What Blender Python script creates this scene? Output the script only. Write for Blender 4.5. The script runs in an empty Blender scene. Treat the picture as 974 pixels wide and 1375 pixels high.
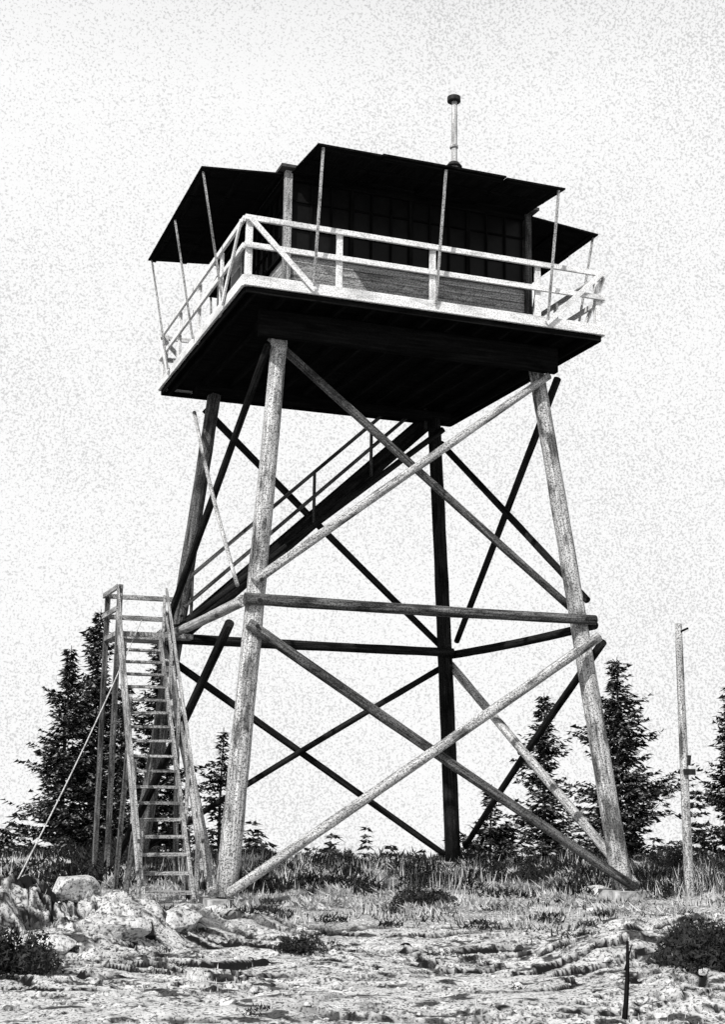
import bpy, math, random
import numpy as np
from mathutils import Vector, Matrix
random.seed(7); rng=np.random.default_rng(7)
sc=bpy.context.scene; COL=sc.collection

# ------------------------------------------------------------------ helpers
def empty(name,loc=(0,0,0)):
    e=bpy.data.objects.new(name,None); e.location=loc; e.empty_display_size=.3; COL.objects.link(e); return e
def add(name,me,parent=None,mw=None,mat=None):
    o=bpy.data.objects.new(name,me); COL.objects.link(o)
    if mat: me.materials.append(mat)
    if parent: o.parent=parent
    if mw is not None: o.matrix_world=mw
    return o
def frame(p0,p1,up=(0,0,1)):
    p0=Vector(p0);p1=Vector(p1);z=(p1-p0).normalized();u=Vector(up)
    if abs(z.dot(u.normalized()))>.98:u=Vector((0,1,0))
    x=u.cross(z).normalized();y=z.cross(x)
    M=Matrix((x,y,z)).transposed().to_4x4(); M.translation=p0
    return M,(p1-p0).length
def mesh_np(name,V,F,smooth=False):
    me=bpy.data.meshes.new(name); me.from_pydata([tuple(v) for v in V],[],[tuple(f) for f in F])
    if smooth: me.polygons.foreach_set("use_smooth",[True]*len(me.polygons))
    me.update(); return me
def pole(name,p0,p1,r0,r1,mat,parent,bow=.012,n=12,rough=.05):
    M,L=frame(p0,p1); k=max(4,int(L/.35)); V=[];F=[]
    a1=random.random()*6.28; b=random.uniform(-1,1)*bow*L/3
    for i in range(k+1):
        t=i/k; r=r0+(r1-r0)*t; r*=1+random.uniform(-rough,rough)*.6
        ox=b*math.sin(math.pi*t)*math.cos(a1); oy=b*math.sin(math.pi*t)*math.sin(a1)
        for j in range(n):
            th=2*math.pi*j/n; rr=r*(1+random.uniform(-rough,rough)*.5)
            V.append((ox+rr*math.cos(th),oy+rr*math.sin(th),L*t))
    for i in range(k):
        for j in range(n):
            F.append((i*n+j,i*n+(j+1)%n,(i+1)*n+(j+1)%n,(i+1)*n+j))
    F.append(tuple(range(n-1,-1,-1)));F.append(tuple(k*n+j for j in range(n)))
    me=mesh_np(name,V,F)
    for p in me.polygons: p.use_smooth=len(p.vertices)==4
    return add(name,me,parent,M,mat)
def board(name,p0,p1,w,t,mat,parent,up=(0,0,1)):
    M,L=frame(p0,p1,up); x=t/2;y=w/2;b=min(x,y)*.18
    prof=[(-x+b,-y),(x-b,-y),(x,-y+b),(x,y-b),(x-b,y),(-x+b,y),(-x,y-b),(-x,-y+b)]
    V=[(a,c,0) for a,c in prof]+[(a,c,L) for a,c in prof]
    F=[(j,(j+1)%8,8+(j+1)%8,8+j) for j in range(8)]+[tuple(range(7,-1,-1)),tuple(range(8,16))]
    return add(name,mesh_np(name,V,F),parent,M,mat)
def box(name,lo,hi,mat,parent,b=.006):
    c=[(lo[i]+hi[i])/2 for i in range(3)]
    return board(name,(c[0],c[1],lo[2]),(c[0],c[1],hi[2]),hi[0]-lo[0],hi[1]-lo[1],mat,parent,up=(1,0,0))

# ------------------------------------------------------------------ materials (black-and-white photograph: neutral greys)
def mat_base(name):
    m=bpy.data.materials.new(name); m.use_nodes=True; nt=m.node_tree; bs=nt.nodes["Principled BSDF"]
    bs.inputs["Roughness"].default_value=.85; bs.inputs["Specular IOR Level"].default_value=.1
    return m,nt,bs
def ramp(nt,src,pts):
    r=nt.nodes.new("ShaderNodeValToRGB"); e=r.color_ramp.elements
    while len(e)<len(pts): e.new(.5)
    for i,(p,v) in enumerate(pts): e[i].position=p; e[i].color=(v,v,v,1)
    nt.links.new(src,r.inputs[0]); return r.outputs[0]
def noise(nt,scale,detail=3,vec=None,mscale=None,rough=.6):
    n=nt.nodes.new("ShaderNodeTexNoise"); n.inputs["Scale"].default_value=scale; n.inputs["Detail"].default_value=detail
    n.inputs["Roughness"].default_value=rough
    if vec is not None:
        if mscale:
            mp=nt.nodes.new("ShaderNodeMapping"); mp.inputs["Scale"].default_value=mscale; nt.links.new(vec,mp.inputs[0]); vec=mp.outputs[0]
        nt.links.new(vec,n.inputs["Vector"])
    return n.outputs["Fac"]
def mul(nt,a,b,fac=1.0,mode='MULTIPLY'):
    x=nt.nodes.new("ShaderNodeMix"); x.data_type='RGBA'; x.blend_type=mode; x.inputs[0].default_value=fac
    nt.links.new(a,x.inputs[6]); nt.links.new(b,x.inputs[7]); return x.outputs[2]
def bump(nt,bs,src,s=.4,d=.01):
    b=nt.nodes.new("ShaderNodeBump"); b.inputs["Strength"].default_value=s; b.inputs["Distance"].default_value=d
    nt.links.new(src,b.inputs["Height"]); nt.links.new(b.outputs[0],bs.inputs["Normal"])
def wood(name,dark,light,patch=.5,grain=.35,rough=.85,spec=.1):
    m,nt,bs=mat_base(name); tc=nt.nodes.new("ShaderNodeTexCoord"); ob=tc.outputs["Object"]
    oi=nt.nodes.new("ShaderNodeObjectInfo")
    add_=nt.nodes.new("ShaderNodeVectorMath"); add_.operation='ADD'
    sc_=nt.nodes.new("ShaderNodeMath"); sc_.operation='MULTIPLY'; sc_.inputs[1].default_value=37.
    nt.links.new(oi.outputs["Random"],sc_.inputs[0]); nt.links.new(ob,add_.inputs[0]); nt.links.new(sc_.outputs[0],add_.inputs[1])
    v=add_.outputs[0]
    st=noise(nt,1,3,v,(34,34,1.6)); c=ramp(nt,st,[(.3,dark),(.52,(dark+light)/2),(.66,light)])
    pt=noise(nt,1,3,v,(5,5,1.6)); c=mul(nt,c,ramp(nt,pt,[(.36,1-patch),(.5,1.)]))
    gr=noise(nt,48,1,v); c=mul(nt,c,ramp(nt,gr,[(.38,1-grain),(.54,1.0)]))
    nt.links.new(c,bs.inputs["Base Color"]); bs.inputs["Roughness"].default_value=rough; bs.inputs["Specular IOR Level"].default_value=spec
    if light>.1: bump(nt,bs,st,.5,.01)
    return m
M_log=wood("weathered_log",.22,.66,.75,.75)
M_logmid=wood("mid_dark_log",.012,.14,.6,.6)  # mid-dark tone, also painting shade on the right cab corners
M_logdark=wood("shade_dark_log",.006,.032,.5,.5,.9,.0)  # near-black colour puts the deck's shade into back legs and braces
M_logB=wood("shadowed_bark_log",.02,.2,.7,.7)  # darker log tone; on leg B it paints in shade
M_paint=wood("white_painted_board",.7,.85,.3,.4,.6)
M_wall=wood("white_siding",.22,.55,.5,.7,.7)
M_dark=wood("near_black_board",.004,.012,.4,.3,.95,0)  # near-black colour stands in for deep shade under the deck
M_stair=wood("grey_stair_board",.15,.52,.6,.7)
M_metal=wood("galvanised_pipe",.3,.6,.4,.4,.45)
def plain(name,a,b,scale,rough=.9,spec=.1):
    m,nt,bs=mat_base(name); tc=nt.nodes.new("ShaderNodeTexCoord")
    c=ramp(nt,noise(nt,scale,4,tc.outputs["Object"]),[(.35,a),(.65,b)]); nt.links.new(c,bs.inputs["Base Color"])
    bs.inputs["Roughness"].default_value=rough; bs.inputs["Specular IOR Level"].default_value=spec; return m
M_black=plain("sooty_metal",.01,.03,20,.6)
M_glass=plain("window_glass",.004,.008,3,.4,.1)
M_conc=plain("concrete",.2,.5,9)
M_rope=plain("rope",.3,.6,40)
M_shing=plain("roof_shingles",.03,.07,25)

# ------------------------------------------------------------------ ground height
CX,CY,CZ=-7.798,-21.114,1.871
YAW=math.radians(20.258)
FWX,FWY=math.sin(YAW),math.cos(YAW)
def hsh(i,j,s):
    n=(i.astype(np.int64)*374761393+j.astype(np.int64)*668265263+s*1442695041)&0xffffffff
    n=((n^(n>>13))*1274126177)&0xffffffff
    return ((n^(n>>16))&0xffff)/65535.
def vn(x,y,s=0):
    xi=np.floor(x);yi=np.floor(y);fx=x-xi;fy=y-yi;fx=fx*fx*fx*(fx*(fx*6-15)+10);fy=fy*fy*fy*(fy*(fy*6-15)+10)
    a=hsh(xi,yi,s);b=hsh(xi+1,yi,s);c=hsh(xi,yi+1,s);d=hsh(xi+1,yi+1,s)
    return (a*(1-fx)+b*fx)*(1-fy)+(c*(1-fx)+d*fx)*fy
def fbm(x,y,s=0,o=4):
    r=0;a=.5
    for k in range(o):
        r=r+a*vn(x,y,s+k*17);x=x*2.03+11.3;y=y*2.03+5.7;a*=.5
    return r/(1-.5**o)
def sst(a,b,x):
    t=np.clip((x-a)/(b-a),0,1);return t*t*(3-2*t)
MOUNDS=[(-5.6,-6.0,1.0,.30),(-4.6,-5.6,.8,.22),(-6.4,-5.2,1.1,.34),(-3.7,-5.0,.8,.15),(-7.6,-5.0,1.3,.3),(.3,-8.7,1.1,.22),(1.6,-7.6,1.2,.2),(-.6,-11.,1.,.12)]
def ground(x,y,full=False):
    x=np.asarray(x,float);y=np.asarray(y,float)
    t=(x-CX)*FWX+(y-CY)*FWY; c=(x-CX)*FWY-(y-CY)*FWX
    r=np.hypot(x-CX,y-CY)
    base=-.17*np.maximum(r-27.5,0)*sst(27,36,r)
    rock=sst(17.9,15.9,t+3*(fbm(c*.5,t*.5,3)-.5))
    h=base+.18*(fbm(x*.35,y*.35,1)-.5)*sst(2.0,6.0,np.hypot(x,y)-2)+.06*(fbm(x*1.7,y*1.7,2)-.5)
    md=0
    for (mx,my,mr,mh) in MOUNDS:
        d=np.hypot(x-mx,(y-my))/mr*(1+.6*(fbm(x*1.3,y*1.3,9)-.5)); m_=np.exp(-(d**4)*.8); h=h+mh*m_*(.6+.8*fbm(x*2.2,y*2.2,19))
        rock=np.maximum(rock,m_); md=np.maximum(md,m_)
    # weathered slabs: stepped ledges with darkened risers and joints
    wx=c+.6*(fbm(c*1.1,t*1.1,61)-.5); wt=t+.9*(fbm(c*.7,t*.7,62)-.5)
    q=fbm(wx*.30+3,wt*.8,21,5)*7+wt*.8; f=q-np.floor(q)
    q2=fbm(wx*.6+30,wt*1.8,41,5)*7+wt*1.6; f2=q2-np.floor(q2)
    q3=fbm(wx*1.1+60,wt*3.6,51,5)*6+wt*2.2; f3=q3-np.floor(q3)
    v1=sst(.2,.45,vn(c*.45,t*.8,77)); v2=sst(.3,.6,vn(c*.8,t*1.1,78)); v3=sst(.4,.65,vn(c*1.3,t*1.6,79))
    step1=sst(.88,1.,f); step2=sst(.86,1.,f2); step3=sst(.84,1.,f3)
    h=h+rock*(.085*v1*(step1-f)+.045*v2*(step2-f2)+.02*v3*(step3-f3))+.02*rock*(fbm(x*5,y*5,5)-.5)+.10*md*(fbm(x*3.,y*3.,6)-.5)
    # broken joints on the outcrops
    jn=np.abs(fbm(x*1.6,y*1.6,71,4)-.5); jn2=np.abs(fbm(x*2.6+9,y*2.6,72,4)-.5)
    jt=np.maximum(sst(.022,.008,jn),sst(.02,.006,jn2))*md
    h=h-.06*jt
    if full:
        crk=np.maximum.reduce([sst(.76,.84,f)*sst(1.,.97,f)*v1*sst(.22,.34,fbm(c*2.2,t*4,91,3)),
            sst(.76,.86,f2)*sst(1.,.96,f2)*v2*sst(.34,.46,fbm(c*3,t*5,92,3)),
            sst(.76,.88,f3)*sst(1.,.95,f3)*v3*sst(.44,.54,fbm(c*4,t*6,93,3)),
            jt])*rock
        pit=sst(.66,.71,fbm(c*3.5,t*8,95,4))*rock*.9
        return h,rock,np.maximum(crk,pit)
    return h
def gz(x,y): return float(ground(np.array([x]),np.array([y]))[0])

az=np.concatenate([np.linspace(-math.pi,-.5,40,endpoint=False),np.linspace(-.5,.5,800,endpoint=False),np.linspace(.5,math.pi,40,endpoint=False)])+YAW
rr=np.concatenate([np.linspace(.6,8,14,endpoint=False),np.linspace(8,20,460,endpoint=False),np.linspace(20,28,110,endpoint=False),np.geomspace(28,900,60)])
A,R=np.meshgrid(az,rr); X=CX+R*np.sin(A);Y=CY+R*np.cos(A)
Hh,RK,CR=ground(X,Y,True)
V=np.stack([X,Y,Hh],-1).reshape(-1,3); nr,na=X.shape
i,j=np.meshgrid(np.arange(nr-1),np.arange(na),indexing='ij'); j2=(j+1)%na
F=np.stack([i*na+j,i*na+j2,(i+1)*na+j2,(i+1)*na+j],-1).reshape(-1,4)
V=np.vstack([V,[[CX,CY,gz(CX,CY)]]]); ci=len(V)-1
me=bpy.data.meshes.new("ground"); nf=len(F); 
tri=np.stack([np.full(na,ci),(np.arange(na)+1)%na,np.arange(na)],-1)
me.vertices.add(len(V)); me.vertices.foreach_set("co",V.ravel())
li=np.concatenate([F[:,::-1].ravel(),tri[:,::-1].ravel()]); me.loops.add(len(li)); me.loops.foreach_set("vertex_index",li)
me.polygons.add(nf+na); me.polygons.foreach_set("loop_start",np.concatenate([np.arange(nf)*4,nf*4+np.arange(na)*3]))
me.update(calc_edges=True); me.validate()
for nm,arr in (("rock",RK),("crack",CR)):
    at=me.attributes.new(nm,'FLOAT','POINT'); at.data.foreach_set("value",np.append(arr.ravel(),0))
me.polygons.foreach_set("use_smooth",[True]*len(me.polygons))
M_ground,nt,bs=mat_base("rocky_ground"); tc=nt.nodes.new("ShaderNodeTexCoord"); ob=tc.outputs["Object"]
def attr(nm):
    a=nt.nodes.new("ShaderNodeAttribute"); a.attribute_name=nm; return a.outputs["Fac"]
rockc=mul(nt,ramp(nt,noise(nt,3.5,5,ob),[(.3,.34),(.5,.5),(.7,.62)]),ramp(nt,noise(nt,38,2,ob),[(.38,.2),(.48,1.)]))
rockc=mul(nt,rockc,ramp(nt,noise(nt,9,4,ob),[(.35,.25),(.42,1.)]))
soil=mul(nt,ramp(nt,noise(nt,2.5,5,ob),[(.35,.26),(.6,.55)]),ramp(nt,noise(nt,28,2,ob),[(.41,.06),(.51,1.)]))
mx=nt.nodes.new("ShaderNodeMix"); mx.data_type='RGBA'; nt.links.new(attr("rock"),mx.inputs[0]); nt.links.new(soil,mx.inputs[6]); nt.links.new(rockc,mx.inputs[7])
mx2=nt.nodes.new("ShaderNodeMix"); mx2.data_type='RGBA'; nt.links.new(attr("crack"),mx2.inputs[0]); nt.links.new(mx.outputs[2],mx2.inputs[6]); mx2.inputs[7].default_value=(.008,.008,.008,1)
nt.links.new(mx2.outputs[2],bs.inputs["Base Color"]); bump(nt,bs,noise(nt,14,5,ob),.7,.05); bs.inputs["Roughness"].default_value=.95
add("ground",me,None,None,M_ground)

# ------------------------------------------------------------------ tower
H=8.821
tower=empty("fire_lookout_tower")
def leg(ix,iy,z):
    k=z/(H-.5); wx=3.089+(2.246-3.089)*k; wy=3.122+(2.145-3.122)*k
    return Vector((.02+ix*wx,-.03+iy*wy,z))
LG={'A':(-1,-1),'B':(-1,1),'C':(1,1),'D':(1,-1)}
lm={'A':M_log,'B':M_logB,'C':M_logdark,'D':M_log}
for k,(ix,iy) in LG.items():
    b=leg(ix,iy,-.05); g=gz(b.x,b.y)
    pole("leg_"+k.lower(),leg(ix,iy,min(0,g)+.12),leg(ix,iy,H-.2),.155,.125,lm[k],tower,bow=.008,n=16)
    f=leg(ix,iy,0); box("footing_"+k.lower(),(f.x-.3,f.y-.3,g-.4),(f.x+.3,f.y+.3,g+.11),M_conc,tower)
def out(face,d):
    return {'n':Vector((0,-d,0)),'l':Vector((-d,0,0)),'b':Vector((0,d,0)),'r':Vector((d,0,0))}[face]
def brace(name,face,a,za,b,zb,r,mat,off=.19,ext=.12):
    p=leg(*LG[a],za)+out(face,off); q=leg(*LG[b],zb)+out(face,off); d=(q-p).normalized()
    pole(name,p-d*ext,q+d*ext,r,r*.88,mat,tower,bow=.02)
brace("girt_near",'n','A',4.22,'D',4.2,.088,M_logB,.2,.2)
brace("girt_left",'l','A',4.2,'B',4.13,.085,M_log,.2,.12)
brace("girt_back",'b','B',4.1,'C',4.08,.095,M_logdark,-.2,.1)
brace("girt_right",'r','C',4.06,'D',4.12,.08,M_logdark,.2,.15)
brace("upper_brace_near_1",'n','A',4.55,'D',8.2,.07,M_log,.2)
brace("upper_brace_near_2",'n','A',8.4,'D',4.45,.07,M_logB,-.2)
brace("lower_brace_near_1",'n','A',3.8,'D',.22,.08,M_logB,.2)
brace("lower_brace_near_2",'n','D',3.85,'A',.25,.08,M_log,.36)
brace("upper_brace_left_1",'l','B',4.25,'A',8.15,.065,M_logdark,.2)
brace("upper_brace_left_2",'l','B',8.2,'A',4.5,.035,M_log,.3)
brace("lower_brace_left_1",'l','B',3.95,'A',.25,.085,M_log,.2)
brace("lower_brace_left_2",'l','A',3.8,'B',.3,.07,M_logdark,.36)
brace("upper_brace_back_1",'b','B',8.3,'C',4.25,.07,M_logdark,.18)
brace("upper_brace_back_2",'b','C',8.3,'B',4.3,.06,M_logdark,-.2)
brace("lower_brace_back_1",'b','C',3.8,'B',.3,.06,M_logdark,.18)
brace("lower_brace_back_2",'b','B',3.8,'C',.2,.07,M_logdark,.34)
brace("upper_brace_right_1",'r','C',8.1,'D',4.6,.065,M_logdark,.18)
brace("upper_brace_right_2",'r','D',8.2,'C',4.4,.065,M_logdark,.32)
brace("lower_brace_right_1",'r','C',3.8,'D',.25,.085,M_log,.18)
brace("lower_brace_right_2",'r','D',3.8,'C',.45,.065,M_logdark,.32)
for k,(ix,iy) in LG.items():
    for z in (4.2,3.82,4.5):
        p=leg(ix,iy,z)+Vector((0,-.29,0)); pole("bolt_"+k.lower(),p,p+Vector((0,-.03,0)),.028,.028,M_black,tower,0,8,0)
a=3.05
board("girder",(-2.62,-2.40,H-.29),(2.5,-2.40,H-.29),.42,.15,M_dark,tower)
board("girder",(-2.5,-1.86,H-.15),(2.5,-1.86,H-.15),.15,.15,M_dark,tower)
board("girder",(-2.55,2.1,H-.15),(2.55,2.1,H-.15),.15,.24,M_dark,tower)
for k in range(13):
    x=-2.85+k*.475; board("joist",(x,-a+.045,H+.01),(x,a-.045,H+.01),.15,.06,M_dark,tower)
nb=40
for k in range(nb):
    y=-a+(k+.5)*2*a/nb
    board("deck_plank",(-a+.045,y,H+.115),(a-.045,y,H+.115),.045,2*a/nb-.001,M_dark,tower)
for nm,p,q in (("near",(-a,-a,0),(a,-a,0)),("back",(-a,a,0),(a,a,0)),("left",(-a,-a+.024,0),(-a,a-.024,0)),("right",(a,-a+.024,0),(a,a-.024,0))):
    z=H+.115
    board("rim_board_"+nm,(p[0],p[1],z),(q[0],q[1],z),.17,.045,M_paint,tower)
    board("ledger_"+nm,(p[0]*.985,p[1]*.985,H-.02),(q[0]*.985,q[1]*.985,H-.02),.09,.03,M_dark,tower)
zt=H+1.09; zm=H+.66; d0=H+.2
ar=a+.01
def side(face,s,z,o=0.0):
    return {'n':(s,-ar-o,z),'b':(s,ar+o,z),'l':(-ar-o,s,z),'r':(ar+o,s,z)}[face]
for f in 'nblr':
    for z in (zt,zm):
        e=ar if f in 'nb' else ar-.05
        board("rail",side(f,-e,z),side(f,e,z+random.uniform(-.015,.015)),.085,.045,M_paint,tower)
    for s in {'n':(-1.55,.0,1.85),'l':(-1.5,0,1.5),'r':(-1.5,0,1.5),'b':(-1.5,0,1.5)}[f]:
        board("rail_post",side(f,s,H+.04,-.048),side(f,s,zt,-.048),.1,.045,M_paint,tower,up=(1,0,0) if f in 'nb' else (0,1,0))
    for sg in (-1,1):
        board("rail_brace",side(f,sg*(ar-.08),zt-.03,.045),side(f,sg*1.96,d0-.12,.045),.085,.03,M_paint,tower)
for sx in (-1,1):
    for sy in (-1,1):
        box("corner_post",(sx*(a-.08)-.05,sy*(a-.08)-.05,H+.04),(sx*(a-.08)+.05,sy*(a-.08)+.05,zt+.02),M_paint,tower)
# ------------------------------------------------------------------ cab
c=2.13; zf=H+.14; zs=H+1.0; ze=11.2
faces={'n':((1,0),(0,-1)),'b':((1,0),(0,1)),'l':((0,1),(-1,0)),'r':((0,1),(1,0))}
def fp(f,s,o,z):
    (ux,uy),(nx,ny)=faces[f]; return (ux*s+nx*(c+o),uy*s+ny*(c+o),z)
for f in 'nblr':
    e=c-.06
    door=(f=='l')
    nbd=7
    for k in range(nbd):
        z0=zf+(zs-zf)*(k+.5)/nbd
        if door:
            for s0,s1 in ((-e,.55),(1.35,e)): board("siding_"+f,fp(f,s0,-.02,z0),fp(f,s1,-.02,z0),(zs-zf)/nbd-.006,.03,M_wall,tower)
        else: board("siding_"+f,fp(f,-e,-.02,z0),fp(f,e,-.02,z0),(zs-zf)/nbd-.006,.03,M_wall,tower)
    board("wall_backing_"+f,fp(f,-e,-.06,(zf+zs)/2),fp(f,e,-.06,(zf+zs)/2),zs-zf,.04,M_dark,tower)
    board("sill_"+f,fp(f,-e,.015,zs+.02),fp(f,e,.015,zs+.02),.05,.09,M_dark,tower)
    board("head_"+f,fp(f,-e,-.01,ze-.07),fp(f,e,-.01,ze-.07),.14,.07,M_dark,tower)
    board("glass_"+f,fp(f,-e,-.06,(zs+ze)/2),fp(f,e,-.06,(zs+ze)/2),ze-zs-.1,.01,M_glass,tower)
    n=12
    for k in range(1,n):
        s=-e+2*e*k/n; w=.07 if k%3==0 else .025
        board("mullion_"+f,fp(f,s,-.03,zs+.045),fp(f,s,-.03,ze-.14),w,.04,M_dark,tower,up=(1,0,0) if f in 'nb' else (0,1,0))
    for k in (1,2):
        z=zs+(ze-zs)*k/3; board("muntin_"+f,fp(f,-e,-.035,z),fp(f,e,-.035,z),.025,.03,M_dark,tower)
    if door:
        board("door_panel",fp(f,.57,-.0,(zf+ze)/2-.1),fp(f,1.33,-.0,(zf+ze)/2-.1),1.85,.035,M_wall,tower)
        board("door_window",fp(f,.68,.02,zf+1.3),fp(f,1.22,.02,zf+1.3),.7,.012,M_glass,tower)
        board("door_knob_plate",fp(f,.62,.03,zf+.9),fp(f,.66,.03,zf+.9),.1,.02,M_black,tower)
for sx in (-1,1):
    for sy in (-1,1):
        box("cab_corner",(sx*c-.06,sy*c-.06,zf),(sx*c+.06,sy*c+.06,ze),M_wall if sx<0 else M_logmid,tower)  # right-hand corners: shade painted by a darker material
e=c+.16; zr=ze+.06; zp=zr+1.0
V=[(-e,-e,zr),(e,-e,zr),(e,e,zr),(-e,e,zr),(0,0,zp),(-e,-e,zr-.05),(e,-e,zr-.05),(e,e,zr-.05),(-e,e,zr-.05)]
F=[(0,1,4),(1,2,4),(2,3,4),(3,0,4),(0,5,6,1),(1,6,7,2),(2,7,8,3),(3,8,5,0),(5,8,7,6)]
add("hip_roof",mesh_np("hip_roof",V,F),tower,None,M_shing)
so=3.54; zo=11.05; zi=ze-.03; sw=2.1
for f in 'nblr':
    npan=4
    for k in range(npan):
        s0=-sw+2*sw*k/npan; s1=s0+2*sw/npan-.006; sm=(s0+s1)/2; dz=random.uniform(-.016,.016)
        board("shutter_"+f,fp(f,sm,.07,zi),fp(f,sm,so-c,zo+dz),2*sw/npan-.006,.03,M_dark,tower,up=(1,0,0) if f in 'nb' else (0,1,0))
        for t in (.08,.5,.93):
            o=.07+(so-c-.07)*t; z=zi+(zo-zi)*t-.03
            board("shutter_batten",fp(f,s0+.03,o,z),fp(f,s1-.03,o,z),.03,.09,M_dark,tower)
    for s in (-2.0,.02,2.0):
        board("shutter_prop",fp(f,s,so-c-.05,zo-.03),fp(f,s*.99,a-c+.055,H+.13),.04,.03,M_wall,tower,up=(1,0,0) if f in 'nb' else (0,1,0))
px,py=1.30,-.95
pole("stovepipe",(px,py,11.6),(px+.01,py,13.7),.058,.052,M_metal,tower,0,16,.0)
pole("stovepipe_flashing",(px,py,12.42),(px,py,12.5),.15,.09,M_black,tower,0,16,0)
pole("stovepipe_collar",(px,py,12.78),(px,py,12.83),.075,.075,M_metal,tower,0,16,0)
pole("stovepipe_cap",(px,py,13.68),(px,py,13.77),.12,.12,M_black,tower,0,16,0)
pole("roof_jack",(px,py,11.55),(px,py,12.42),.11,.08,M_metal,tower,0,16,0)

# ------------------------------------------------------------------ staircase
st=empty("wooden_staircase")
def flight(nm,p,q,w,n,mat,rail_side,rh=.9,treadmat=None,sw_=.22,railmat=None):
    p=Vector(p);q=Vector(q); d=(q-p); hd=Vector((d.x,d.y,0)).normalized(); s=Vector((hd.y,-hd.x,0)); railmat=railmat or mat
    for sg in (-1,1):
        board(nm+"_stringer",p+s*sg*w/2,q+s*sg*w/2,sw_,.05,mat,st)
    for k in range(n):
        c0=p+d*((k+.5)/n)
        board(nm+"_tread",c0-s*(w/2-.027)+Vector((0,0,.02)),c0+s*(w/2-.027)+Vector((0,0,.02+random.uniform(-.01,.01))),.04,.2,treadmat or mat,st)
    for sg in rail_side:
        off=s*sg*(w/2+.05)
        for k in range(5):
            b=p+d*(.03+.94*k/4)+off
            board(nm+"_rail_post",b-Vector((0,0,.1)),b+Vector((0,0,rh)),.07,.045,railmat,st,up=(0,1,0))
        for hh in (rh,rh*.5):
            board(nm+"_handrail",p+off+s*sg*.045+Vector((0,0,hh)),q+off+s*sg*.045+Vector((0,0,hh)),.07,.04,railmat,st)
flight("lower",(-3.87,-3.3,gz(-3.87,-3.3)+.08),(-3.42,1.85,4.1),.66,18,M_stair,(-1,1),.8,None,.15)
flight("upper",(-2.55,2.78,4.2),(2.35,2.78,8.72),.62,18,M_logdark,(1,),.95,M_dark,.28,M_logmid)  # shade below the deck is put into this flight's dark colours
box("landing",(-3.85,1.85,4.06),(-2.45,3.2,4.14),M_stair,st)
for (x,y) in ((-3.8,1.9),(-3.8,3.15)):
    board("landing_post",(x,y,gz(x,y)-.1),(x,y,4.95),.09,.09,M_logB,st)
board("landing_post",(-2.5,3.15,3.9),(-2.5,3.15,4.95),.09,.09,M_stair,st)
for z in (4.9,4.52):
    board("landing_rail",(-3.86,1.8,z),(-3.86,3.25,z),.09,.04,M_stair,st)
    board("landing_rail",(-3.83,3.22,z),(-2.45,3.22,z),.09,.04,M_stair,st)
for (t_,) in ((.22,),(.5,)):
    p=Vector((-3.87,-3.3,.08)).lerp(Vector((-3.42,1.85,4.1)),t_)
    for sg in (-1,1):
        x=p.x+sg*.38
        board("stair_support",(x+sg*.08,p.y+.1,gz(x,p.y)-.1),(x,p.y,p.z-.02),.07,.07,M_logB,st)
box("stair_sill",(-4.3,-3.55,gz(-3.9,-3.4)-.1),(-3.45,-3.25,gz(-3.9,-3.4)+.08),M_stair,st)

gr=empty("guy_rope")
p=Vector((-3.4,1.9,4.35)); q=Vector((-6.05,-4.0,0)); q.z=gz(q.x,q.y)
prev=p
for k in range(1,13):
    t=k/12; w=p.lerp(q,t)-Vector((0,0,.12*math.sin(math.pi*t))); pole("rope_segment",prev,w,.011,.011,M_rope,gr,0,6,0); prev=w
pole("anchor_stake",q-Vector((0,0,.2)),q+Vector((-.06,-.08,.2)),.03,.025,M_logmid,gr,0,8)
up_=empty("wooden_pole")
x,y=4.1,-3.4; z=gz(x,y)
pole("shaft",(x,y,z-.3),(x-.05,y,z+4.13),.075,.055,M_log,up_,.01,12)
board("peg",(x-.05,y-.05,z+4.0),(x+.09,y-.05,z+4.06),.03,.03,M_dark,up_)
board("bracket",(x-.09,y-.09,z+1.85),(x+.1,y-.09,z+1.85),.09,.05,M_black,up_)
board("brace_stub",(x+.0,y-.08,z+1.95),(x+.02,y-.08,z+2.1),.05,.04,M_black,up_)
sk=empty("dead_branch"); x,y=-2.05,-11.6; z=gz(x,y)
pole("stem",(x,y,z-.05),(x+.05,y,z+.58),.024,.012,M_dark,sk,.12,7); pole("twig",(x+.02,y,z+.36),(x+.08,y-.02,z+.56),.009,.004,M_dark,sk,.06,6)

# ------------------------------------------------------------------ conifers
M_fol,nt,bs=mat_base("fir_foliage"); tc=nt.nodes.new("ShaderNodeTexCoord"); bs.inputs["Specular IOR Level"].default_value=0
cc=mul(nt,ramp(nt,noise(nt,1.6,3,tc.outputs["Object"]),[(.35,.010),(.65,.035)]),ramp(nt,noise(nt,7,2,tc.outputs["Object"]),[(.5,.5),(.62,8.)])); nt.links.new(cc,bs.inputs["Base Color"])  # pale noise flecks paint sunlit specks into the foliage colour
M_bark=plain("bark",.02,.07,8)
def tri_mesh(name,T):
    T=np.asarray(T,float).reshape(-1,3); n=len(T)//3
    me=bpy.data.meshes.new(name); me.vertices.add(len(T)); me.vertices.foreach_set("co",T.ravel())
    me.loops.add(n*3); me.loops.foreach_set("vertex_index",np.arange(n*3)); me.polygons.add(n); me.polygons.foreach_set("loop_start",np.arange(n)*3)
    me.update(calc_edges=True); return me
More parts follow.
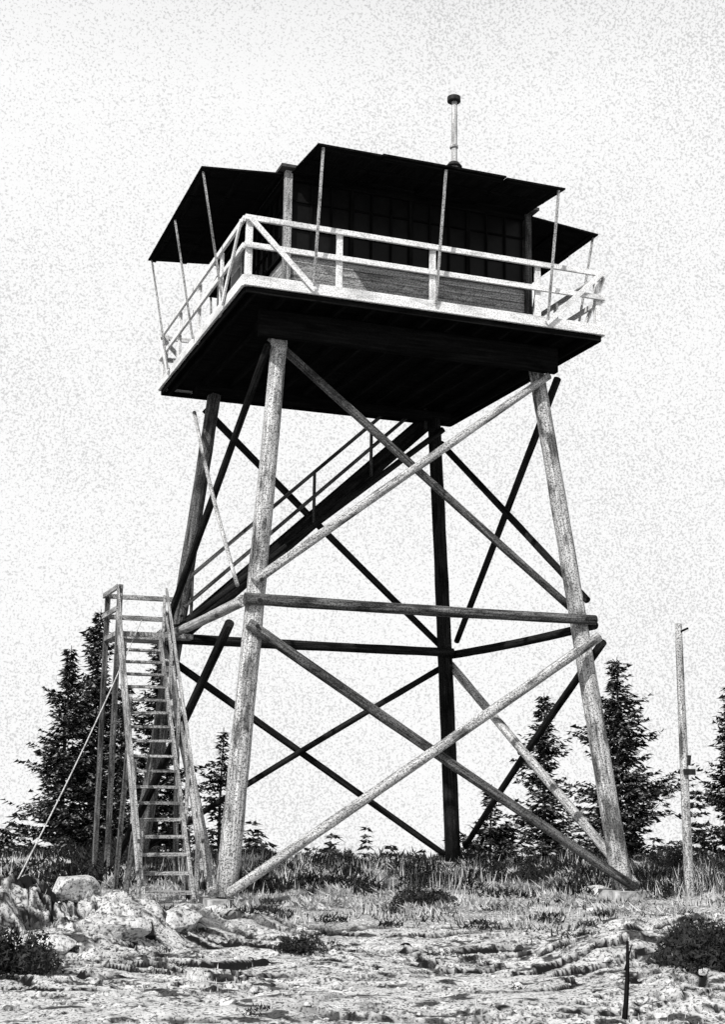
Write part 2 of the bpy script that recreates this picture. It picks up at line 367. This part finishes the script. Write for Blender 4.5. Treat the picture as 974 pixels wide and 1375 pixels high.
def fir_tris(h,rad,seed,leaf=.16,low=.05,gap=.12,step=.2,shape=.8):
    r=random.Random(seed); T=[]
    z=low*h; ph=r.random()*6
    while z<h*.985:
        rel=z/h; prof=rad*((1-rel)**shape)*(.76+.2*math.sin(z*2.6+ph)+r.uniform(-.2,.2))
        for b in range(r.choice((5,6,7,8))):
            if r.random()<gap: continue
            L=max(.14,prof*r.uniform(.4,1.35)); az=r.random()*6.283; dr=r.uniform(-.5,-.1)+ .55*rel
            ca,sa=math.cos(az),math.sin(az); s=L*.08
            while s<L:
                u=s/L; zz=z+s*dr+.2*L*u*u; x=ca*s;y=sa*s
                tw=(.36*(1-u)+.06)*min(1.2,L)*r.uniform(.6,1.2)+.05
                for sg in (-1,1):
                    an=az+sg*r.uniform(.5,1.1); m=max(1,int(tw/leaf+.5))
                    for k in range(m):
                        d=(k+.2)*leaf; px_=x+math.cos(an)*d;py_=y+math.sin(an)*d;pz=zz-d*r.uniform(.1,.5)+r.uniform(-.03,.03)
                        a2=an+r.uniform(-.6,.6); l=leaf*r.uniform(.9,1.7); w=leaf*r.uniform(.25,.5)
                        dx,dy=math.cos(a2),math.sin(a2); tz=r.uniform(-.6,.2)*l; wz=r.uniform(-1.,1.)*w
                        T+= [(px_-dy*w,py_+dx*w,pz-wz),(px_+dy*w,py_-dx*w,pz+wz),(px_+dx*l,py_+dy*l,pz+tz)]
                s+=leaf*r.uniform(.5,.85)
        z+=step*(1-.45*rel)*r.uniform(.8,1.3)
    return T
def fir(x,y,topz,rad,seed,**kw):
    z=gz(x,y)-.1; h=topz-z; t=empty("fir_tree",(x,y,z))
    me=tri_mesh("foliage",fir_tris(h,rad,seed,**kw)); o=bpy.data.objects.new("foliage",me); COL.objects.link(o); me.materials.append(M_fol); o.parent=t
    V=[];F=[];n=8;k=8
    for i in range(k+1):
        for j in range(n):
            r_=(.02*h*.7)*(1-i/k)+.012; V.append((r_*math.cos(j*6.283/n)+.03*math.sin(i),r_*math.sin(j*6.283/n),h*i/k))
    for i in range(k):
        for j in range(n): F.append((i*n+j,i*n+(j+1)%n,(i+1)*n+(j+1)%n,(i+1)*n+j))
    me=mesh_np("trunk",V,F,True); o=bpy.data.objects.new("trunk",me); COL.objects.link(o); me.materials.append(M_bark); o.parent=t
fir(-1.3,25.6,5.9,2.5,1,step=.16)
fir(.2,29.,7.6,3.1,2,step=.16)
fir(2.1,26.5,6.8,2.6,3)
fir(.6,25.4,4.6,2.3,21)
fir(-2.8,29.,-.4,1.7,11,gap=.2)
fir(4.9,28.2,3.3,2.1,4,gap=.4)
fir(15.5,17.4,5.6,3.1,5,shape=.7,step=.17)
fir(15.0,21.6,4.6,2.6,6)
fir(11.0,17.7,1.4,1.9,7)
fir(20.3,17.9,4.9,2.4,8)
fir(3.6,30.5,1.6,1.9,12,gap=.3)
T=[];r=random.Random(5)
for k in range(230):
    t=r.uniform(52,95); s=r.uniform(-.42,.42); s0=s
    x=CX+t*(FWX+s*FWY); y=CY+t*(FWY-s*FWX)
    g=gz(x,y); top=1.87-.056*t+r.gauss(0,.7)
    mid=math.exp(-((s+.04)/.1)**2); top-=.7*mid
    if r.random()<.06: top+=r.uniform(1.,2.)
    h=max(1.5,top-g); loc=np.array(fir_tris(h,h*.2,100+k,leaf=.32,step=.55,gap=.15))
    T.append(loc+np.array([x,y,g]))
add("distant_forest",tri_mesh("distant_forest",np.vstack(T)),None,None,M_fol)

# ------------------------------------------------------------------ grass and brush
def blades(n,region,hmin,hmax,wid,seed,clump=.5,lean=.5):
    g=np.random.default_rng(seed); P=[]
    t=g.uniform(region[0],region[1],n*4); s=g.uniform(region[2],region[3],n*4)
    x=CX+t*(FWX+s*FWY); y=CY+t*(FWY-s*FWX)
    m=(fbm(x*1.1+seed,y*1.1,55,3)>clump+g.uniform(-.04,.04,len(x))); x=x[m][:n];y=y[m][:n]
    z=ground(x,y); k=len(x); h=g.uniform(hmin,hmax,k)*(.3+1.3*fbm(x*.9,y*.9,66,2)**1.5); an=g.uniform(0,6.283,k); w=wid*g.uniform(.6,1.4,k)
    l=lean*h*g.uniform(0,1,k); a2=g.uniform(0,6.283,k)
    p0=np.stack([x-np.cos(an)*w,y-np.sin(an)*w,z-.02],-1);p1=np.stack([x+np.cos(an)*w,y+np.sin(an)*w,z-.02],-1)
    p2=np.stack([x+np.cos(a2)*l,y+np.sin(a2)*l,z+h],-1)
    return np.stack([p0,p1,p2],1).reshape(-1,3)
def clumps(n,region,R,hh,leaf,seed,per=130):
    g=np.random.default_rng(seed)
    t=g.uniform(region[0],region[1],n); s=g.uniform(-.34,.34,n); x0=CX+t*(FWX+s*FWY); y0=CY+t*(FWY-s*FWX); z0=ground(x0,y0)
    rad=g.uniform(R[0],R[1],n); h0=g.uniform(hh[0],hh[1],n)
    ix=np.repeat(np.arange(n),(per*rad/.4).astype(int)+20); m=len(ix)
    a_=g.uniform(0,6.283,m); e_=g.random(m)**.6; x=x0[ix]+rad[ix]*e_*np.cos(a_); y=y0[ix]+rad[ix]*e_*np.sin(a_); z=z0[ix]+h0[ix]*(1-e_*.8)*g.random(m)
    l=leaf*g.uniform(.6,1.4,m); dx=g.normal(size=m)*l; dy=g.normal(size=m)*l; w=l*.35
    return np.stack([np.stack([x-w,y,z],-1),np.stack([x+w,y+w,z],-1),np.stack([x+dx,y+dy,z+l*g.uniform(.2,1.8,m)],-1)],1).reshape(-1,3)
M_grass=plain("dry_grass",.3,.7,4); M_brush=plain("dark_brush",.006,.05,5)
add("dry_grass",tri_mesh("dry_grass",np.vstack([blades(12000,(16.5,27,-.36,.36),.03,.12,.009,1,.50),blades(2200,(20,27.5,-.36,.36),.12,.42,.010,2,.57),blades(700,(9.5,16,-.36,.36),.03,.10,.006,3,.6),clumps(160,(18,28),(.15,.45),(.04,.18),.06,31)])),None,None,M_grass)
add("brush",tri_mesh("brush",np.vstack([blades(3500,(21,28.5,-.36,.36),.1,.5,.012,12,.6,1.4),blades(3000,(15.5,24,-.36,.36),.03,.10,.014,14,.57,1.4),clumps(230,(20.5,29),(.15,.6),(.05,.36),.06,32),clumps(40,(15.5,20),(.1,.3),(.03,.1),.04,33),clumps(18,(10,15),(.06,.16),(.03,.07),.02,34)])),None,None,M_brush)
def shrub(x,y,R,hh,seed,n=1500,leaf=.03):
    r=random.Random(seed); T=[]; z=gz(x,y)
    lobes=[(r.uniform(-.6,.6)*R,r.uniform(-.5,.5)*R,r.uniform(.3,.7)*R,r.uniform(.5,1.1)*hh) for _ in range(8)]
    for k in range(n*2):
        lx,ly,lr,lh=r.choice(lobes); a_=r.random()*6.283; e_=r.random()**.5*r.uniform(.8,1.2); q_=r.random()
        px_=lx+lr*e_*math.cos(a_);py_=ly+lr*e_*math.sin(a_);pz=lh*max(0,1-e_*e_*.8)*q_**.5
        v=[Vector((r.gauss(0,1),r.gauss(0,1),r.gauss(0,1))).normalized()*leaf*r.uniform(.5,1.5) for _ in range(3)]
        T+=[(px_+w.x,py_+w.y,pz+w.z) for w in v]
    for k in range(40):
        a_=r.random()*6.283; q=r.uniform(.4,1.1); T+=[(-.008,0,-.05),(.008,0,-.05),(R*q*math.cos(a_),R*q*math.sin(a_),hh*r.uniform(.8,1.35))]
    me=tri_mesh("shrub",T); o=add("shrub",me,None,None,M_brush); o.location=(x,y,z)
shrub(-3.3,-7.3,.26,.22,1,900,.022)
shrub(-.37,-3.6,.55,.3,2)
shrub(.0,-9.6,.55,.42,3,2600)
shrub(-.35,-10.4,.5,.35,13,2200)
shrub(-6.35,-8.2,.4,.42,4,2000)
shrub(.9,3.4,.6,.35,5); shrub(3.6,3.8,.7,.4,7); shrub(2.9,-.6,.4,.25,8); shrub(7.4,2.,.9,.5,9); shrub(-2.9,4.6,.8,.5,10)
M_rock,nt,bs=mat_base("boulder_rock"); tc=nt.nodes.new("ShaderNodeTexCoord"); ob=tc.outputs["Object"]
cc=mul(nt,ramp(nt,noise(nt,4,5,ob),[(.3,.34),(.6,.62)]),ramp(nt,noise(nt,30,2,ob),[(.38,.3),(.48,1.)])); nt.links.new(mul(nt,cc,ramp(nt,noise(nt,8,4,ob),[(.36,.3),(.44,1.)])),bs.inputs["Base Color"]); bump(nt,bs,noise(nt,9,5,ob),.8,.06)
import bmesh
def stone_verts(R,seed,sub):
    bm=bmesh.new(); bmesh.ops.create_icosphere(bm,subdivisions=sub,radius=1)
    P=np.array([v.co[:] for v in bm.verts]); g=np.random.default_rng(seed)
    for k in range(9):
        n=g.normal(size=3); n/=np.linalg.norm(n); d=g.uniform(.55,.85); e=P@n-d; P=P-np.outer(np.maximum(e,0),n)
    if sub>2:
        P=P*(1+.10*(fbm(P[:,0]*3+seed,P[:,1]*3+P[:,2]*2,seed,4)-.5))[:,None]
    P=P*np.array([1.3,1.,.62])*R
    F=[[v.index for v in f.verts] for f in bm.faces]; bm.free(); return P,F
def boulder(x,y,R,seed):
    P,F=stone_verts(R,seed,4); me=mesh_np("boulder",P,F)
    o=add("boulder",me,None,None,M_rock); o.location=(x,y,gz(x,y)+.02*R); o.rotation_euler=(0,0,seed*1.3)
for k,(x,y,R) in enumerate([(-5.5,-5.6,.34),(-4.75,-5.0,.3),(-6.3,-4.9,.36),(-3.55,-4.4,.2),(-5.1,-6.6,.28),(-6.9,-6.3,.3),(-5.9,-6.9,.26),(-4.3,-5.9,.26),(3.0,-2.5,.2),(.9,-9.9,.3)]): boulder(x,y,R,k+1)
VV=[];FF=[];g=np.random.default_rng(3);base=0
tm=[stone_verts(1,50+k,1) for k in range(8)]
N=700; tt=g.uniform(9.5,20,N); ss=g.uniform(-.36,.36,N); XX=CX+tt*(FWX+ss*FWY); YY=CY+tt*(FWY-ss*FWX); ZZ=ground(XX,YY)
for k in range(N):
    x,y,z=XX[k],YY[k],ZZ[k]
    P,F=tm[k%8]; R=.018+.06*g.random()**4; a_=g.uniform(0,6.28); ca,sa=math.cos(a_),math.sin(a_)
    Q=P*R; Q=np.stack([Q[:,0]*ca-Q[:,1]*sa+x,Q[:,0]*sa+Q[:,1]*ca+y,Q[:,2]+z+R*.2],-1); VV.append(Q); FF+=[[i+base for i in f] for f in F]; base+=len(Q)
add("loose_stones",mesh_np("loose_stones",np.vstack(VV),FF),None,None,M_rock)

# ------------------------------------------------------------------ light
EL=math.radians(43); AZ=math.radians(49)
w=bpy.data.worlds.new("World"); sc.world=w; w.use_nodes=True; nt=w.node_tree; bg=nt.nodes["Background"]
sky=nt.nodes.new("ShaderNodeTexSky"); sky.sky_type='NISHITA'; sky.sun_disc=False; sky.sun_elevation=EL; sky.sun_rotation=math.radians(229); sky.dust_density=3
tc=nt.nodes.new("ShaderNodeTexCoord"); g=tc.outputs["Generated"]
sep=nt.nodes.new("ShaderNodeSeparateXYZ"); nt.links.new(g,sep.inputs[0])
def math_(op,a,b=None):
    m=nt.nodes.new("ShaderNodeMath"); m.operation=op
    for i,v in enumerate((a,b)):
        if v is None: continue
        if isinstance(v,(int,float)): m.inputs[i].default_value=v
        else: nt.links.new(v,m.inputs[i])
    return m.outputs[0]
az_=math_('ABSOLUTE',sep.outputs[2]); zz=math_('ADD',az_,.12)
cb=nt.nodes.new("ShaderNodeCombineXYZ"); nt.links.new(sep.outputs[0],cb.inputs[0]); nt.links.new(sep.outputs[1],cb.inputs[1]); nt.links.new(zz,cb.inputs[2])
nt.links.new(cb.outputs[0],sky.inputs[0])
bw=nt.nodes.new("ShaderNodeRGBToBW"); nt.links.new(sky.outputs[0],bw.inputs[0])
# made-up sky gain: white low down, cut towards the zenith to limit ambient
mr=nt.nodes.new("ShaderNodeMapRange"); nt.links.new(sep.outputs[2],mr.inputs[0]); mr.inputs[1].default_value=.52; mr.inputs[2].default_value=.85; mr.inputs[3].default_value=4.6; mr.inputs[4].default_value=1.4
gn=math_('ADD',noise(nt,640,1,g),math_('MULTIPLY',math_('SUBTRACT',noise(nt,5,3,g),.5),.3))
gr_=ramp(nt,gn,[(.34,.70),(.50,1.)])
lum=math_('MINIMUM',math_('MULTIPLY',bw.outputs[0],mr.outputs[0]),6.6)
fin=math_('MULTIPLY',lum,gr_)
nt.links.new(fin,bg.inputs["Color"]); bg.inputs["Strength"].default_value=.15
sl=bpy.data.lights.new("sun","SUN"); sl.energy=5; sl.angle=math.radians(.5); sl.color=(1,.99,.975)
so_=bpy.data.objects.new("sun",sl); COL.objects.link(so_)
d=Vector((-math.sin(AZ)*math.cos(EL),-math.cos(AZ)*math.cos(EL),math.sin(EL))); so_.rotation_euler=d.to_track_quat('Z','Y').to_euler(); so_.location=d*30

# ------------------------------------------------------------------ camera
cd=bpy.data.cameras.new("camera"); cam=bpy.data.objects.new("camera",cd); COL.objects.link(cam); sc.camera=cam
pit=math.radians(10.909); rol=math.radians(.762)
fw=Vector((math.sin(YAW)*math.cos(pit),math.cos(YAW)*math.cos(pit),math.sin(pit))); r_=Vector((math.cos(YAW),-math.sin(YAW),0)); u_=r_.cross(fw)
r2=r_*math.cos(rol)+u_*math.sin(rol); u2=-r_*math.sin(rol)+u_*math.cos(rol)
M=Matrix((r2,u2,-fw)).transposed().to_4x4(); M.translation=(CX,CY,CZ); cam.matrix_world=M
cd.sensor_fit='VERTICAL'; cd.sensor_height=36; cd.lens=36*1779.27/1375; cd.clip_end=3000; cd.clip_start=.1
sc.view_settings.view_transform='Standard'; sc.view_settings.look='None'; sc.view_settings.exposure=0
